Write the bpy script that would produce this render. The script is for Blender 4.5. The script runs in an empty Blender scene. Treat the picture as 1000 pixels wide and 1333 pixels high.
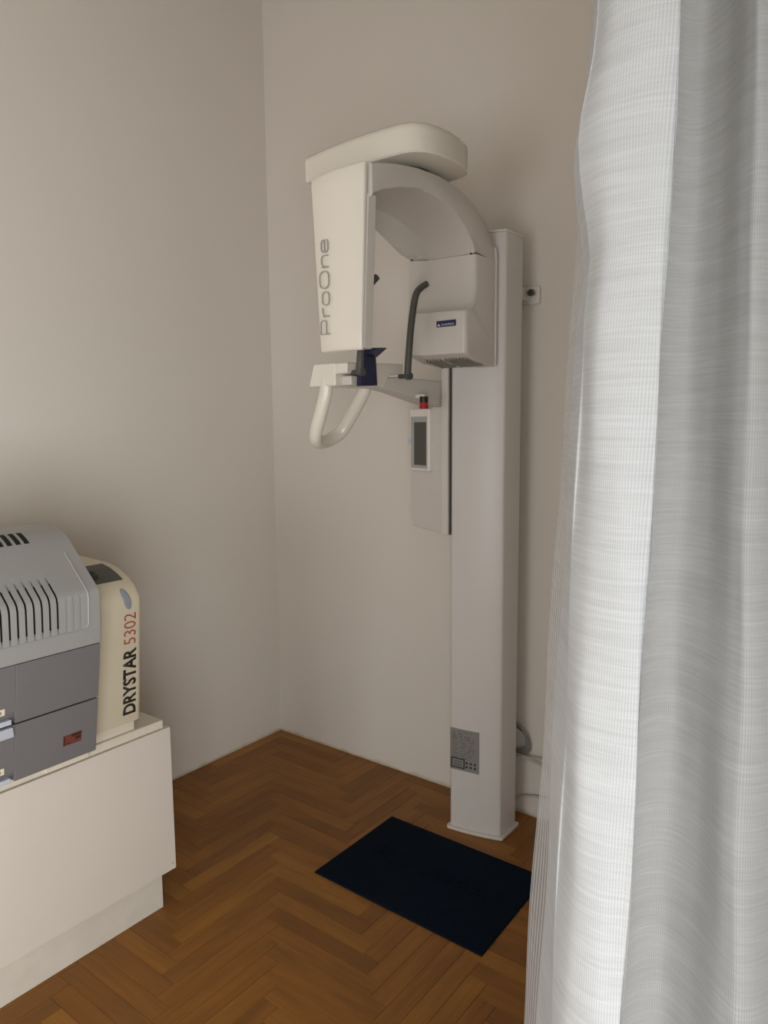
import bpy, bmesh, math, random
from mathutils import Vector, Matrix
random.seed(7)
SC = bpy.context.scene
COL = SC.collection
# ------------------------------------------------------------------ camera
cam = bpy.data.cameras.new('camera')
cam.sensor_fit = 'VERTICAL'; cam.sensor_height = 36.0; cam.lens = 950.02/1333*36
cam.clip_start = 0.02
camo = bpy.data.objects.new('camera', cam); COL.objects.link(camo)
R_ = Vector((0.79639484, 0.60472217, -0.0081459)); U_ = Vector((-0.06547861, 0.09960714, 0.99287007))
F_ = Vector((-0.60122193, 0.79018322, -0.11892298))
M = Matrix((R_, U_, -F_)).transposed().to_4x4(); M.translation = Vector((2.5168, -2.4471, 1.5))
camo.matrix_world = M
SC.camera = camo
# ------------------------------------------------------------------ light
w = bpy.data.worlds.new('sky'); SC.world = w; w.use_nodes = True
bgn = w.node_tree.nodes['Background']; bgn.inputs[0].default_value = (0.80, 0.90, 1.0, 1); bgn.inputs[1].default_value = 0.9
def area(name, loc, rot, sx, sy, power, col, spread=180):
    l = bpy.data.lights.new(name, 'AREA'); l.shape = 'RECTANGLE'; l.size = sx; l.size_y = sy
    l.energy = power; l.color = col; l.spread = math.radians(spread)
    o = bpy.data.objects.new(name, l); COL.objects.link(o); o.location = loc; o.rotation_euler = rot
    return o
# daylight entering by the balcony window in the right wall, beside and behind the viewer
area('side_window_daylight', (3.10, -3.08, 1.03), (0, math.radians(90), 0), 1.65, 1.6, 68, (1.0, 0.992, 0.98))
area('front_window_daylight', (1.75, -5.15, 0.98), (math.radians(90), 0, 0), 1.5, 1.6, 32, (1.0, 0.992, 0.98))
SC.view_settings.view_transform = 'Standard'; SC.view_settings.look = 'None'
SC.view_settings.gamma = 1.0; SC.view_settings.use_curve_mapping = False
SC.view_settings.exposure = 0.12

# ------------------------------------------------------------------ materials
def lin(h):
    h = h.lstrip('#'); v = [int(h[i:i+2], 16)/255 for i in (0, 2, 4)]
    return tuple((c/12.92 if c <= .04045 else ((c+.055)/1.055)**2.4) for c in v)+(1,)
def newmat(name):
    m = bpy.data.materials.new(name); m.use_nodes = True
    nt = m.node_tree; b = nt.nodes['Principled BSDF']
    return m, nt, b
def N(nt, t, **kw):
    n = nt.nodes.new(t)
    for k, v in kw.items():
        if k.startswith('i_'): n.inputs[k[2:].replace('_', ' ')].default_value = v
        else: setattr(n, k, v)
    return n
def plastic(name, hexcol, rough=.4, var=.06, scale=9, bump=0, bscale=300, metallic=0, spec=.5):
    m, nt, b = newmat(name); L = nt.links.new
    c = lin(hexcol)
    tc = N(nt, 'ShaderNodeTexCoord'); no = N(nt, 'ShaderNodeTexNoise', i_Scale=scale, i_Detail=4.0)
    L(tc.outputs['Object'], no.inputs['Vector'])
    mx = N(nt, 'ShaderNodeMix', data_type='RGBA')
    mx.inputs['A'].default_value = tuple(x*(1-var) for x in c[:3])+(1,)
    mx.inputs['B'].default_value = tuple(min(1, x*(1+var)) for x in c[:3])+(1,)
    L(no.outputs['Fac'], mx.inputs['Factor']); L(mx.outputs['Result'], b.inputs['Base Color'])
    b.inputs['Roughness'].default_value = rough; b.inputs['Metallic'].default_value = metallic
    b.inputs['Specular IOR Level'].default_value = spec
    if bump:
        n2 = N(nt, 'ShaderNodeTexNoise', i_Scale=bscale, i_Detail=3.0); L(tc.outputs['Object'], n2.inputs['Vector'])
        bp = N(nt, 'ShaderNodeBump', i_Strength=bump, i_Distance=.002); L(n2.outputs['Fac'], bp.inputs['Height'])
        L(bp.outputs['Normal'], b.inputs['Normal'])
    return m
def wall_material(name, hexcol):
    m, nt, b = newmat(name); L = nt.links.new
    tc = N(nt, 'ShaderNodeTexCoord')
    no = N(nt, 'ShaderNodeTexNoise', i_Scale=1.4, i_Detail=5.0); L(tc.outputs['Object'], no.inputs['Vector'])
    mx = N(nt, 'ShaderNodeMix', data_type='RGBA'); c = lin(hexcol)
    mx.inputs['A'].default_value = tuple(x*.97 for x in c[:3])+(1,); mx.inputs['B'].default_value = tuple(x*1.02 for x in c[:3])+(1,)
    L(no.outputs['Fac'], mx.inputs['Factor'])
    # yellowed varnish stain where the plaster meets the parquet (real dirt, irregular edge)
    sp = N(nt, 'ShaderNodeSeparateXYZ'); L(tc.outputs['Object'], sp.inputs[0])
    n2 = N(nt, 'ShaderNodeTexNoise', i_Scale=14.0, i_Detail=5.0); L(tc.outputs['Object'], n2.inputs['Vector'])
    ad = N(nt, 'ShaderNodeMath', operation='MULTIPLY_ADD'); L(n2.outputs['Fac'], ad.inputs[0]); ad.inputs[1].default_value = -.032
    L(sp.outputs['Z'], ad.inputs[2])
    rp = N(nt, 'ShaderNodeMapRange'); L(ad.outputs[0], rp.inputs['Value'])
    rp.inputs['From Min'].default_value = -.018; rp.inputs['From Max'].default_value = .0; rp.inputs['To Min'].default_value = .8; rp.inputs['To Max'].default_value = 0
    m2 = N(nt, 'ShaderNodeMix', data_type='RGBA'); L(rp.outputs[0], m2.inputs['Factor']); L(mx.outputs['Result'], m2.inputs['A'])
    m2.inputs['B'].default_value = lin('#b5a57f'); L(m2.outputs['Result'], b.inputs['Base Color'])
    b.inputs['Roughness'].default_value = .75; b.inputs['Specular IOR Level'].default_value = .25
    n3 = N(nt, 'ShaderNodeTexNoise', i_Scale=60.0, i_Detail=6.0); L(tc.outputs['Object'], n3.inputs['Vector'])
    bp = N(nt, 'ShaderNodeBump', i_Strength=.12, i_Distance=.004); L(n3.outputs['Fac'], bp.inputs['Height']); L(bp.outputs['Normal'], b.inputs['Normal'])
    return m
def wood_material():
    m, nt, b = newmat('oak_parquet'); L = nt.links.new
    tc = N(nt, 'ShaderNodeTexCoord'); oi = N(nt, 'ShaderNodeObjectInfo'); ge = N(nt, 'ShaderNodeNewGeometry')
    sm = N(nt, 'ShaderNodeMath', operation='ADD'); L(oi.outputs['Random'], sm.inputs[0]); L(ge.outputs['Random Per Island'], sm.inputs[1])
    fr = N(nt, 'ShaderNodeMath', operation='FRACT'); L(sm.outputs[0], fr.inputs[0])
    of = N(nt, 'ShaderNodeMath', operation='MULTIPLY'); of.inputs[1].default_value = 37.0; L(fr.outputs[0], of.inputs[0])
    cb = N(nt, 'ShaderNodeCombineXYZ'); L(of.outputs[0], cb.inputs[0]); L(of.outputs[0], cb.inputs[1])
    va = N(nt, 'ShaderNodeVectorMath', operation='ADD'); L(tc.outputs['Object'], va.inputs[0]); L(cb.outputs[0], va.inputs[1])
    mp = N(nt, 'ShaderNodeMapping'); mp.inputs['Scale'].default_value = (4, 70, 20); L(va.outputs[0], mp.inputs['Vector'])
    no = N(nt, 'ShaderNodeTexNoise', i_Scale=1.0, i_Detail=6.0, i_Roughness=.6, i_Distortion=.6); L(mp.outputs[0], no.inputs['Vector'])
    mp2 = N(nt, 'ShaderNodeMapping'); mp2.inputs['Scale'].default_value = (2.2, 9, 5); L(va.outputs[0], mp2.inputs['Vector'])
    wv = N(nt, 'ShaderNodeTexNoise', i_Scale=1.0, i_Detail=3.0, i_Distortion=1.2); L(mp2.outputs[0], wv.inputs['Vector'])
    cr = N(nt, 'ShaderNodeValToRGB'); e = cr.color_ramp.elements
    e[0].position = .0; e[0].color = lin('#7f5222'); e[1].position = 1; e[1].color = lin('#976629')
    x = cr.color_ramp.elements.new(.35); x.color = lin('#885824'); x = cr.color_ramp.elements.new(.7); x.color = lin('#8e5d26')
    L(fr.outputs[0], cr.inputs[0])
    mx = N(nt, 'ShaderNodeMix', data_type='RGBA', blend_type='MULTIPLY'); mx.inputs['Factor'].default_value = 1
    r1 = N(nt, 'ShaderNodeMapRange'); r1.inputs['From Min'].default_value = .3; r1.inputs['From Max'].default_value = .7; r1.inputs['To Min'].default_value = .82; r1.inputs['To Max'].default_value = 1.1
    L(no.outputs['Fac'], r1.inputs[0]); L(cr.outputs[0], mx.inputs['A']); L(r1.outputs[0], mx.inputs['B'])
    m2 = N(nt, 'ShaderNodeMix', data_type='RGBA', blend_type='MULTIPLY'); m2.inputs['Factor'].default_value = 1
    r2 = N(nt, 'ShaderNodeMapRange'); r2.inputs['From Min'].default_value = .3; r2.inputs['From Max'].default_value = .7; r2.inputs['To Min'].default_value = .82; r2.inputs['To Max'].default_value = 1.1
    L(wv.outputs['Fac'], r2.inputs[0]); L(mx.outputs['Result'], m2.inputs['A']); L(r2.outputs[0], m2.inputs['B'])
    L(m2.outputs['Result'], b.inputs['Base Color'])
    b.inputs['Roughness'].default_value = .42; b.inputs['Specular IOR Level'].default_value = .3
    bp = N(nt, 'ShaderNodeBump', i_Strength=.15, i_Distance=.002); L(no.outputs['Fac'], bp.inputs['Height']); L(bp.outputs['Normal'], b.inputs['Normal'])
    return m
def mat_carpet():
    m, nt, b = newmat('navy_ribbed_carpet'); L = nt.links.new
    tc = N(nt, 'ShaderNodeTexCoord')
    wv = N(nt, 'ShaderNodeTexWave', i_Scale=55.0, i_Distortion=1.0, i_Detail=2.0); wv.bands_direction = 'Y'; L(tc.outputs['Object'], wv.inputs['Vector'])
    no = N(nt, 'ShaderNodeTexNoise', i_Scale=420.0, i_Detail=2.0); L(tc.outputs['Object'], no.inputs['Vector'])
    mx = N(nt, 'ShaderNodeMix', data_type='RGBA'); mx.inputs['A'].default_value = lin('#06101d'); mx.inputs['B'].default_value = lin('#0e1b2b')
    L(no.outputs['Fac'], mx.inputs['Factor']); L(mx.outputs['Result'], b.inputs['Base Color'])
    b.inputs['Roughness'].default_value = .95; b.inputs['Specular IOR Level'].default_value = .1
    ad = N(nt, 'ShaderNodeMath', operation='ADD'); L(wv.outputs['Fac'], ad.inputs[0]); L(no.outputs['Fac'], ad.inputs[1])
    bp = N(nt, 'ShaderNodeBump', i_Strength=.6, i_Distance=.003); L(ad.outputs[0], bp.inputs['Height']); L(bp.outputs['Normal'], b.inputs['Normal'])
    return m
def brushed(name, hexcol):
    m, nt, b = newmat(name); L = nt.links.new
    tc = N(nt, 'ShaderNodeTexCoord'); mp = N(nt, 'ShaderNodeMapping'); mp.inputs['Scale'].default_value = (20, 900, 20); L(tc.outputs['Object'], mp.inputs['Vector'])
    no = N(nt, 'ShaderNodeTexNoise', i_Scale=1.0, i_Detail=2.0); L(mp.outputs[0], no.inputs['Vector'])
    c = lin(hexcol); mx = N(nt, 'ShaderNodeMix', data_type='RGBA')
    mx.inputs['A'].default_value = tuple(x*.93 for x in c[:3])+(1,); mx.inputs['B'].default_value = tuple(x*1.05 for x in c[:3])+(1,)
    L(no.outputs['Fac'], mx.inputs['Factor']); L(mx.outputs['Result'], b.inputs['Base Color'])
    b.inputs['Roughness'].default_value = .38; b.inputs['Metallic'].default_value = .15
    return m
def cloth_material():
    m, nt, b = newmat('white_linen_sheer'); L = nt.links.new
    nt.nodes.remove(b); out = nt.nodes['Material Output']
    uv = N(nt, 'ShaderNodeTexCoord'); U = uv.outputs['UV']
    def wave(direction, scale, dist):
        wv = N(nt, 'ShaderNodeTexWave', i_Scale=scale, i_Distortion=dist, i_Detail=2.0, i_Detail_Scale=1.5); wv.bands_direction = direction; L(U, wv.inputs['Vector']); return wv
    wu = wave('X', 150.0, .6); wvv = wave('Y', 190.0, .8)
    mp = N(nt, 'ShaderNodeMapping'); mp.inputs['Scale'].default_value = (15, 360, 1); L(U, mp.inputs['Vector'])
    sl = N(nt, 'ShaderNodeTexNoise', i_Scale=1.0, i_Detail=3.0, i_Roughness=.65); L(mp.outputs[0], sl.inputs['Vector'])
    mp2 = N(nt, 'ShaderNodeMapping'); mp2.inputs['Scale'].default_value = (5, 55, 1); L(U, mp2.inputs['Vector'])
    sl2 = N(nt, 'ShaderNodeTexNoise', i_Scale=1.0, i_Detail=3.0); L(mp2.outputs[0], sl2.inputs['Vector'])
    # thread density: slubs are thicker, whiter yarn
    a1 = N(nt, 'ShaderNodeMath', operation='MULTIPLY_ADD'); L(wu.outputs['Fac'], a1.inputs[0]); a1.inputs[1].default_value = .28
    a2 = N(nt, 'ShaderNodeMath', operation='MULTIPLY'); L(sl.outputs['Fac'], a2.inputs[0]); a2.inputs[1].default_value = .62; L(a2.outputs[0], a1.inputs[2])
    a3 = N(nt, 'ShaderNodeMath', operation='MULTIPLY_ADD'); L(wvv.outputs['Fac'], a3.inputs[0]); a3.inputs[1].default_value = .10; L(a1.outputs[0], a3.inputs[2])
    a4 = N(nt, 'ShaderNodeMath', operation='MULTIPLY_ADD'); L(sl2.outputs['Fac'], a4.inputs[0]); a4.inputs[1].default_value = .3; L(a3.outputs[0], a4.inputs[2])
    rg = N(nt, 'ShaderNodeMapRange'); rg.inputs['From Min'].default_value = .45; rg.inputs['From Max'].default_value = 1.1; L(a4.outputs[0], rg.inputs[0])
    cr = N(nt, 'ShaderNodeMix', data_type='RGBA'); cr.inputs['A'].default_value = lin('#c4c7c9'); cr.inputs['B'].default_value = lin('#e4e8ea'); L(rg.outputs[0], cr.inputs['Factor'])
    bp = N(nt, 'ShaderNodeBump', i_Strength=.22, i_Distance=.001); L(a4.outputs[0], bp.inputs['Height'])
    df = N(nt, 'ShaderNodeBsdfDiffuse'); L(cr.outputs['Result'], df.inputs[0]); L(bp.outputs['Normal'], df.inputs['Normal'])
    tl = N(nt, 'ShaderNodeBsdfTranslucent'); L(cr.outputs['Result'], tl.inputs[0]); L(bp.outputs['Normal'], tl.inputs['Normal'])
    ms = N(nt, 'ShaderNodeMixShader'); ms.inputs[0].default_value = .38; L(df.outputs[0], ms.inputs[1]); L(tl.outputs[0], ms.inputs[2])
    # open weave: a few per cent of see-through gaps between yarns, more along the drawn-thread hem stripes
    sx = N(nt, 'ShaderNodeSeparateXYZ'); L(U, sx.inputs[0])
    hm = N(nt, 'ShaderNodeMapRange'); hm.inputs['From Min'].default_value = .062; hm.inputs['From Max'].default_value = .066; hm.inputs['To Min'].default_value = 1; hm.inputs['To Max'].default_value = 0; L(sx.outputs[0], hm.inputs[0])
    st = N(nt, 'ShaderNodeTexWave', i_Scale=28.0, i_Distortion=.2); st.bands_direction = 'X'; L(U, st.inputs['Vector'])
    h2 = N(nt, 'ShaderNodeMath', operation='MULTIPLY'); L(hm.outputs[0], h2.inputs[0]); L(st.outputs['Fac'], h2.inputs[1])
    g = N(nt, 'ShaderNodeMapRange'); L(rg.outputs[0], g.inputs[0]); g.inputs['To Min'].default_value = .10; g.inputs['To Max'].default_value = .0
    h3 = N(nt, 'ShaderNodeMath', operation='MULTIPLY_ADD'); L(h2.outputs[0], h3.inputs[0]); h3.inputs[1].default_value = .5; L(g.outputs[0], h3.inputs[2])
    tr = N(nt, 'ShaderNodeBsdfTransparent')
    m2 = N(nt, 'ShaderNodeMixShader'); L(h3.outputs[0], m2.inputs[0]); L(ms.outputs[0], m2.inputs[1]); L(tr.outputs[0], m2.inputs[2])
    L(m2.outputs[0], out.inputs['Surface'])
    return m
MT = dict(
    wall=wall_material('painted_plaster', '#dcd6cd'), ceil=wall_material('ceiling_plaster', '#bcb4aa'),
    wood=wood_material(), sub=plastic('dark_joint', '#2c1c0c', .9),
    white=plastic('white_enamel', '#dcd8d0', .25, .02), warm=plastic('warm_white_plastic', '#dfdace', .18, .02),
    grey_white=plastic('grey_white_plastic', '#cfcac3', .4, .03), column=plastic('column_paint', '#cfccc8', .35, .02),
    dark=plastic('dark_grey_rubber', '#4a4a46', .55, .15, 40), black=plastic('black_plastic', '#121212', .5),
    navy=plastic('navy_plastic', '#0c1440', .4), red=plastic('red_plastic', '#a3161a', .35),
    grey_text=plastic('grey_ink', '#a39f97', .6), silver=plastic('silver_label', '#858380', .45),
    ink=plastic('black_ink', '#201e1c', .6), blue=plastic('blue_badge', '#10104a', .4), whiteink=plastic('white_ink', '#d8d8e4', .5),
    screen=plastic('grey_screen', '#4c4a45', .25), bezel=plastic('bezel_grey', '#a0a3a2', .35), glow_blue=plastic('pale_blue_glow_paint', '#a9bbe0', .3),
    lid=brushed('brushed_grey_plastic', '#a2a2a0'), front=brushed('dark_grey_front', '#7b7a7b'), slot=plastic('slot_black', '#0d0d0d', .8),
    beige=plastic('beige_plastic', '#d3c9b1', .4, .03), beige2=plastic('pale_beige_plastic', '#d6cebb', .45, .03),
    keypad=plastic('charcoal_keypad', '#4b4a46', .5), btn=plastic('blue_grey_button', '#8c929a', .4),
    tag=plastic('cream_tag', '#e2d9bc', .5), handle=plastic('pale_blue_grey_handle', '#b9bfca', .35),
    redink=plastic('brick_red_ink', '#a5483a', .6), orange=plastic('orange_sticker', '#6e3c2e', .5), brown=plastic('brown_ink', '#3a2416', .6),
    cab=plastic('cream_laminate', '#d3ccc1', .5, .03, 5), top=plastic('speckled_worktop', '#d6cfbe', .5, .05, 60), plinth=plastic('worn_plinth', '#cfc9bc', .6, .12, 14),
    carpet=mat_carpet(), cloth=cloth_material(), cable=plastic('grey_cable', '#7d7a76', .5), cord=plastic('white_cord', '#bdb6ac', .5),
    chrome=plastic('dull_steel', '#5a5955', .3, metallic=.8), softink=plastic('soft_ink', '#55514c', .6), seam=plastic('seam_dark', '#5b5752', .7), vent=plastic('vent_grey', '#8b8a80', .5),
)

# ------------------------------------------------------------------ object helpers
ORI = {}
def thing(name, label, cat, loc, group=None):
    o = bpy.data.objects.new(name, None); COL.objects.link(o); o.location = loc; o.empty_display_size = .1
    o['label'] = label; o['category'] = cat
    if group: o['group'] = group
    ORI[o.name] = Vector(loc); return o
def tag(o, label, cat): o['label'] = label; o['category'] = cat; return o
def struct(o): o['kind'] = 'structure'; return o
def link(name, bm, mat, parent=None, bevel=0, seg=2, smooth=True, label=None, kind=None, origin=None, mats=None):
    """bm holds world coordinates; the object sits at its parent's origin (or at `origin` when top-level)"""
    og = ORI[parent.name] if parent else Vector(origin or (0, 0, 0))
    bmesh.ops.remove_doubles(bm, verts=bm.verts, dist=1e-6)
    bmesh.ops.recalc_face_normals(bm, faces=bm.faces)
    bmesh.ops.translate(bm, verts=bm.verts, vec=-og)
    me = bpy.data.meshes.new(name); bm.to_mesh(me); bm.free()
    for x in (mats or [mat]): me.materials.append(x)
    o = bpy.data.objects.new(name, me); COL.objects.link(o)
    if parent: o.parent = parent
    else: o.location = og
    ORI[o.name] = og
    if smooth:
        me.shade_smooth()
        try: me.set_sharp_from_angle(angle=math.radians(38))
        except Exception: pass
    if bevel:
        b = o.modifiers.new('bevel', 'BEVEL'); b.width = bevel; b.segments = seg; b.limit_method = 'ANGLE'; b.angle_limit = math.radians(38); b.harden_normals = True
    if label: o['label'] = label
    if kind: o['kind'] = kind
    return o
def hexa(bm, p):          # 8 points, bottom ring then top ring
    v = [bm.verts.new(q) for q in p]
    for f in ((0,1,2,3), (4,5,6,7), (0,1,5,4), (1,2,6,5), (2,3,7,6), (3,0,4,7)): bm.faces.new([v[i] for i in f])
def bx(bm, x0, x1, y0, y1, z0, z1):
    hexa(bm, [(x0,y0,z0),(x1,y0,z0),(x1,y1,z0),(x0,y1,z0),(x0,y0,z1),(x1,y0,z1),(x1,y1,z1),(x0,y1,z1)]); return bm
def box(*a): return bx(bmesh.new(), *a)
def loft(bm, rings, closed=True, cap=True, smi=None):
    vs = [[bm.verts.new(p) for p in r] for r in rings]; n = len(vs[0])
    for a, b in zip(vs, vs[1:]):
        for i in range(n if closed else n-1):
            j = (i+1) % n
            bm.faces.new((a[i], a[j], b[j], b[i]))
    if cap: bm.faces.new(vs[0]); bm.faces.new(vs[-1])
    return bm
def prism(bm, poly, axis, a0, a1):
    def P(u, v, a): return ((a,u,v), (u,a,v), (u,v,a))[axis]
    return loft(bm, [[P(u, v, a) for u, v in poly] for a in (a0, a1)])
def catmull(pts, n=8):
    P = [Vector(p) for p in pts]; out = []
    for i in range(len(P)-1):
        p0 = P[max(i-1, 0)]; p1 = P[i]; p2 = P[i+1]; p3 = P[min(i+2, len(P)-1)]
        for k in range(n):
            t = k/n
            out.append(.5*((2*p1)+(p2-p0)*t+(2*p0-5*p1+4*p2-p3)*t*t+(3*p1-p0-3*p2+p3)*t**3))
    out.append(P[-1]); return out
def sweep(bm, pts, rad, n=12, rad2=None, cap=True):
    P = [Vector(p) for p in pts]; rings = []; up = None
    for i, p in enumerate(P):
        t = (P[min(i+1, len(P)-1)]-P[max(i-1, 0)]).normalized()
        if up is None:
            up = Vector((0,0,1)) if abs(t.z) < .9 else Vector((0,1,0))
        s = t.cross(up).normalized(); up = s.cross(t).normalized()
        r = rad(i/(len(P)-1)) if callable(rad) else rad; r2 = r if rad2 is None else rad2
        rings.append([p+s*math.cos(a)*r+up*math.sin(a)*r2 for a in (2*math.pi*k/n for k in range(n))])
    return loft(bm, rings, True, cap)
def cyl(bm, c, axis, r, h, n=20, r2=None):
    c = Vector(c); a = Vector(axis).normalized(); s = a.orthogonal().normalized(); u = a.cross(s)
    return loft(bm, [[c+a*t+(s*math.cos(2*math.pi*k/n)+u*math.sin(2*math.pi*k/n))*rr for k in range(n)] for t, rr in ((0, r), (h, r if r2 is None else r2))])
def frame_mat(o, x, up):
    x = Vector(x).normalized(); up = Vector(up).normalized(); n = x.cross(up)
    m = Matrix((x, up, n)).transposed().to_4x4(); m.translation = Vector(o); return m
def text_part(name, s, o, x, up, size, width, mat, parent, weight=0.0, extr=.0004, label=None):
    """flat lettering; o = left end of the baseline, width = total run of the word"""
    cu = bpy.data.curves.new(name, 'FONT'); cu.body = s; cu.size = size; cu.extrude = 0; cu.offset = weight; cu.resolution_u = 3
    t = bpy.data.objects.new(name, cu); COL.objects.link(t); bpy.context.view_layer.update()
    me = bpy.data.meshes.new_from_object(t.evaluated_get(bpy.context.evaluated_depsgraph_get()))
    bpy.data.objects.remove(t); bm = bmesh.new(); bm.from_mesh(me); bpy.data.meshes.remove(me)
    xs = [v.co.x for v in bm.verts]; x0, x1 = min(xs), max(xs); k = width/(x1-x0)
    for v in bm.verts: v.co.x = (v.co.x-x0)*k
    r = bmesh.ops.extrude_face_region(bm, geom=bm.faces[:])
    for v in r['geom']:
        if isinstance(v, bmesh.types.BMVert): v.co.z += extr
    bm.transform(frame_mat(o, x, up))
    return link(name, bm, mat, parent, smooth=False, label=label)
def strokes_part(name, lines, wd, o, x, up, mat, parent, extr=.0006):
    """letters drawn as constant-width strokes on a plane"""
    bm = bmesh.new()
    for ln, closed in lines:
        P = [Vector((a, b, 0)) for a, b in ln]; n = len(P); L_, R2 = [], []
        for i in range(n):
            a = P[(i-1) % n] if (closed or i) else P[i]; b = P[(i+1) % n] if (closed or i < n-1) else P[i]
            t = (b-a).normalized(); nn = Vector((-t.y, t.x, 0))*wd/2
            L_.append(P[i]+nn); R2.append(P[i]-nn)
        rings = [[l, r, r+Vector((0,0,extr)), l+Vector((0,0,extr))] for l, r in zip(L_, R2)]
        if closed: rings.append(rings[0])
        loft(bm, rings, True, not closed)
    bm.transform(frame_mat(o, x, up))
    return link(name, bm, mat, parent, smooth=False)
def rrect(cx, cy, hx, hy, r, n=5):
    out = []
    for sx, sy, a0 in ((1,1,0), (-1,1,90), (-1,-1,180), (1,-1,270)):
        for k in range(n+1):
            a = math.radians(a0+90*k/n); out.append((cx+sx*(hx-r)+r*math.cos(a), cy+sy*(hy-r)+r*math.sin(a)))
    return out

# ------------------------------------------------------------------ room shell
RX, RY, RZ = 2.75, -4.8, 3.5
floor = struct(link('floor', box(-.2, RX+.2, RY-.2, .2, -.12, -.0125), MT['sub'], smooth=False))
struct(link('wall_left', box(-.2, 0, RY-.2, .2, -.0125, RZ), MT['wall'], smooth=False))
struct(link('wall_back', box(0, RX+.2, 0, .2, -.0125, RZ), MT['wall'], smooth=False))
FX0, FX1 = 1.0, 2.5
bm = bmesh.new()
for a in ((0, FX0, -.0125, RZ), (FX1, RX+.2, -.0125, RZ), (FX0, FX1, -.0125, .1), (FX0, FX1, 1.9, RZ)): bx(bm, a[0], a[1], RY-.2, RY, a[2], a[3])
struct(link('wall_front', bm, MT['wall'], smooth=False))
bm = bmesh.new()
for a in ((FX0, FX0+.05, .1, 1.9), (FX1-.05, FX1, .1, 1.9), (FX0, FX1, 1.85, 1.9), (FX0, FX1, .1, .15), (1.72, 1.78, .1, 1.9)): bx(bm, a[0], a[1], RY-.14, RY-.08, a[2], a[3])
struct(link('window_2', bm, MT['white'], smooth=False))
struct(link('ceiling', box(-.2, RX+.2, RY-.2, .2, RZ, RZ+.15), MT['ceil'], smooth=False))
WY0, WY1, WZ0, WZ1 = -3.9, -2.28, .15, 1.98
bm = bmesh.new()
bx(bm, RX, RX+.2, WY1, 0, -.0125, RZ); bx(bm, RX, RX+.2, RY, WY0, -.0125, RZ); bx(bm, RX, RX+.2, WY0, WY1, -.0125, WZ0); bx(bm, RX, RX+.2, WY0, WY1, WZ1, RZ)
struct(link('wall_right', bm, MT['wall'], smooth=False))
bm = bmesh.new()
for a in ((RX+.08, RX+.14, WY0, WY0+.05, WZ0, WZ1), (RX+.08, RX+.14, WY1-.05, WY1, WZ0, WZ1), (RX+.08, RX+.14, WY0, WY1, WZ1-.05, WZ1), (RX+.08, RX+.14, WY0, WY1, WZ0, WZ0+.05), (RX+.08, RX+.14, (WY0+WY1)/2-.03, (WY0+WY1)/2+.03, WZ0, WZ1)): bx(bm, *a)
struct(link('window_1', bm, MT['white'], smooth=False))

# herringbone parquet: blocks along X and along Y, each its own piece
PW, PL, G = .0565, .0565*7, .0006
def clip_rect(x0, x1, y0, y1): return max(x0, .002), min(x1, RX), max(y0, RY), min(y1, -.002)
far_bm = bmesh.new(); shared = {}; count = 0
def plank_mesh(lx, wy):
    k = (round(lx, 4), round(wy, 4))
    if k in shared: return shared[k]
    bm = bmesh.new(); c = .0009; hx, hy = lx/2-G/2, wy/2-G/2
    loft(bm, [[(-hx,-hy,-.0125),(hx,-hy,-.0125),(hx,hy,-.0125),(-hx,hy,-.0125)], [(-hx,-hy,-c),(hx,-hy,-c),(hx,hy,-c),(-hx,hy,-c)], [(-hx+c,-hy+c,0),(hx-c,-hy+c,0),(hx-c,hy-c,0),(-hx+c,hy-c,0)]])
    bmesh.ops.recalc_face_normals(bm, faces=bm.faces)
    me = bpy.data.meshes.new('plank'); bm.to_mesh(me); bm.free(); me.materials.append(MT['wood']); shared[k] = me; return me
for m in range(-8, 9):
    for k in range(-70, 120):
        ox, oy = k*PW+m*PL, -k*PW+m*PL
        for kind, (x0, x1, y0, y1) in (('x', (ox, ox+PL, oy-PW, oy)), ('y', (ox, ox+PW, oy-PW-PL, oy-PW))):
            x0, x1, y0, y1 = clip_rect(x0, x1, y0, y1)
            if x1-x0 < .004 or y1-y0 < .004: continue
            cx, cy = (x0+x1)/2, (y0+y1)/2
            hidden = (cx < .5 and cy < -1.3)
            if cx < 1.95 and cy > -2.05 and (cx-.3) < 1.75+.6*min(0, 0) and not hidden:
                lx, wy = (x1-x0, y1-y0) if kind == 'x' else (y1-y0, x1-x0)
                o = bpy.data.objects.new('plank', plank_mesh(lx, wy)); COL.objects.link(o); o.parent = floor
                o.location = (cx, cy, random.uniform(-.0004, .0003)); o.rotation_euler = (0, 0, (0 if kind == 'x' else math.pi/2)+(math.pi if random.random() < .5 else 0)); count += 1
            else: bx(far_bm, x0+G/2, x1-G/2, y0+G/2, y1-G/2, -.0125, 0)
link('far_planks', far_bm, MT['wood'], floor, smooth=False, kind='stuff')
print('planks', count)

# ------------------------------------------------------------------ panoramic x-ray unit
XR = thing('dental_xray_machine', 'tall white panoramic dental x-ray machine on a square column against the back wall', 'x-ray machine', (1.24, -.18, 0))
# column and base
prof = [(1.146,-.10),(1.146,-.250),(1.153,-.257),(1.20,-.2525),(1.25,-.244),(1.30,-.231),(1.331,-.2205),(1.3365,-.2165),(1.338,-.212),(1.338,-.10)]
col = link('column', prism(bmesh.new(), prof, 2, .012, 2.128), MT['column'], XR, .003)
cx, cy = 1.24, -.18
link('base_plate', prism(bmesh.new(), [(cx+(x-cx)*1.11, cy+(y-cy)*1.13) for x, y in prof], 2, 0, .013), MT['grey_white'], XR, .003)
link('top_cap', prism(bmesh.new(), prof, 2, 2.128, 2.136), MT['white'], col, .002)
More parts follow.
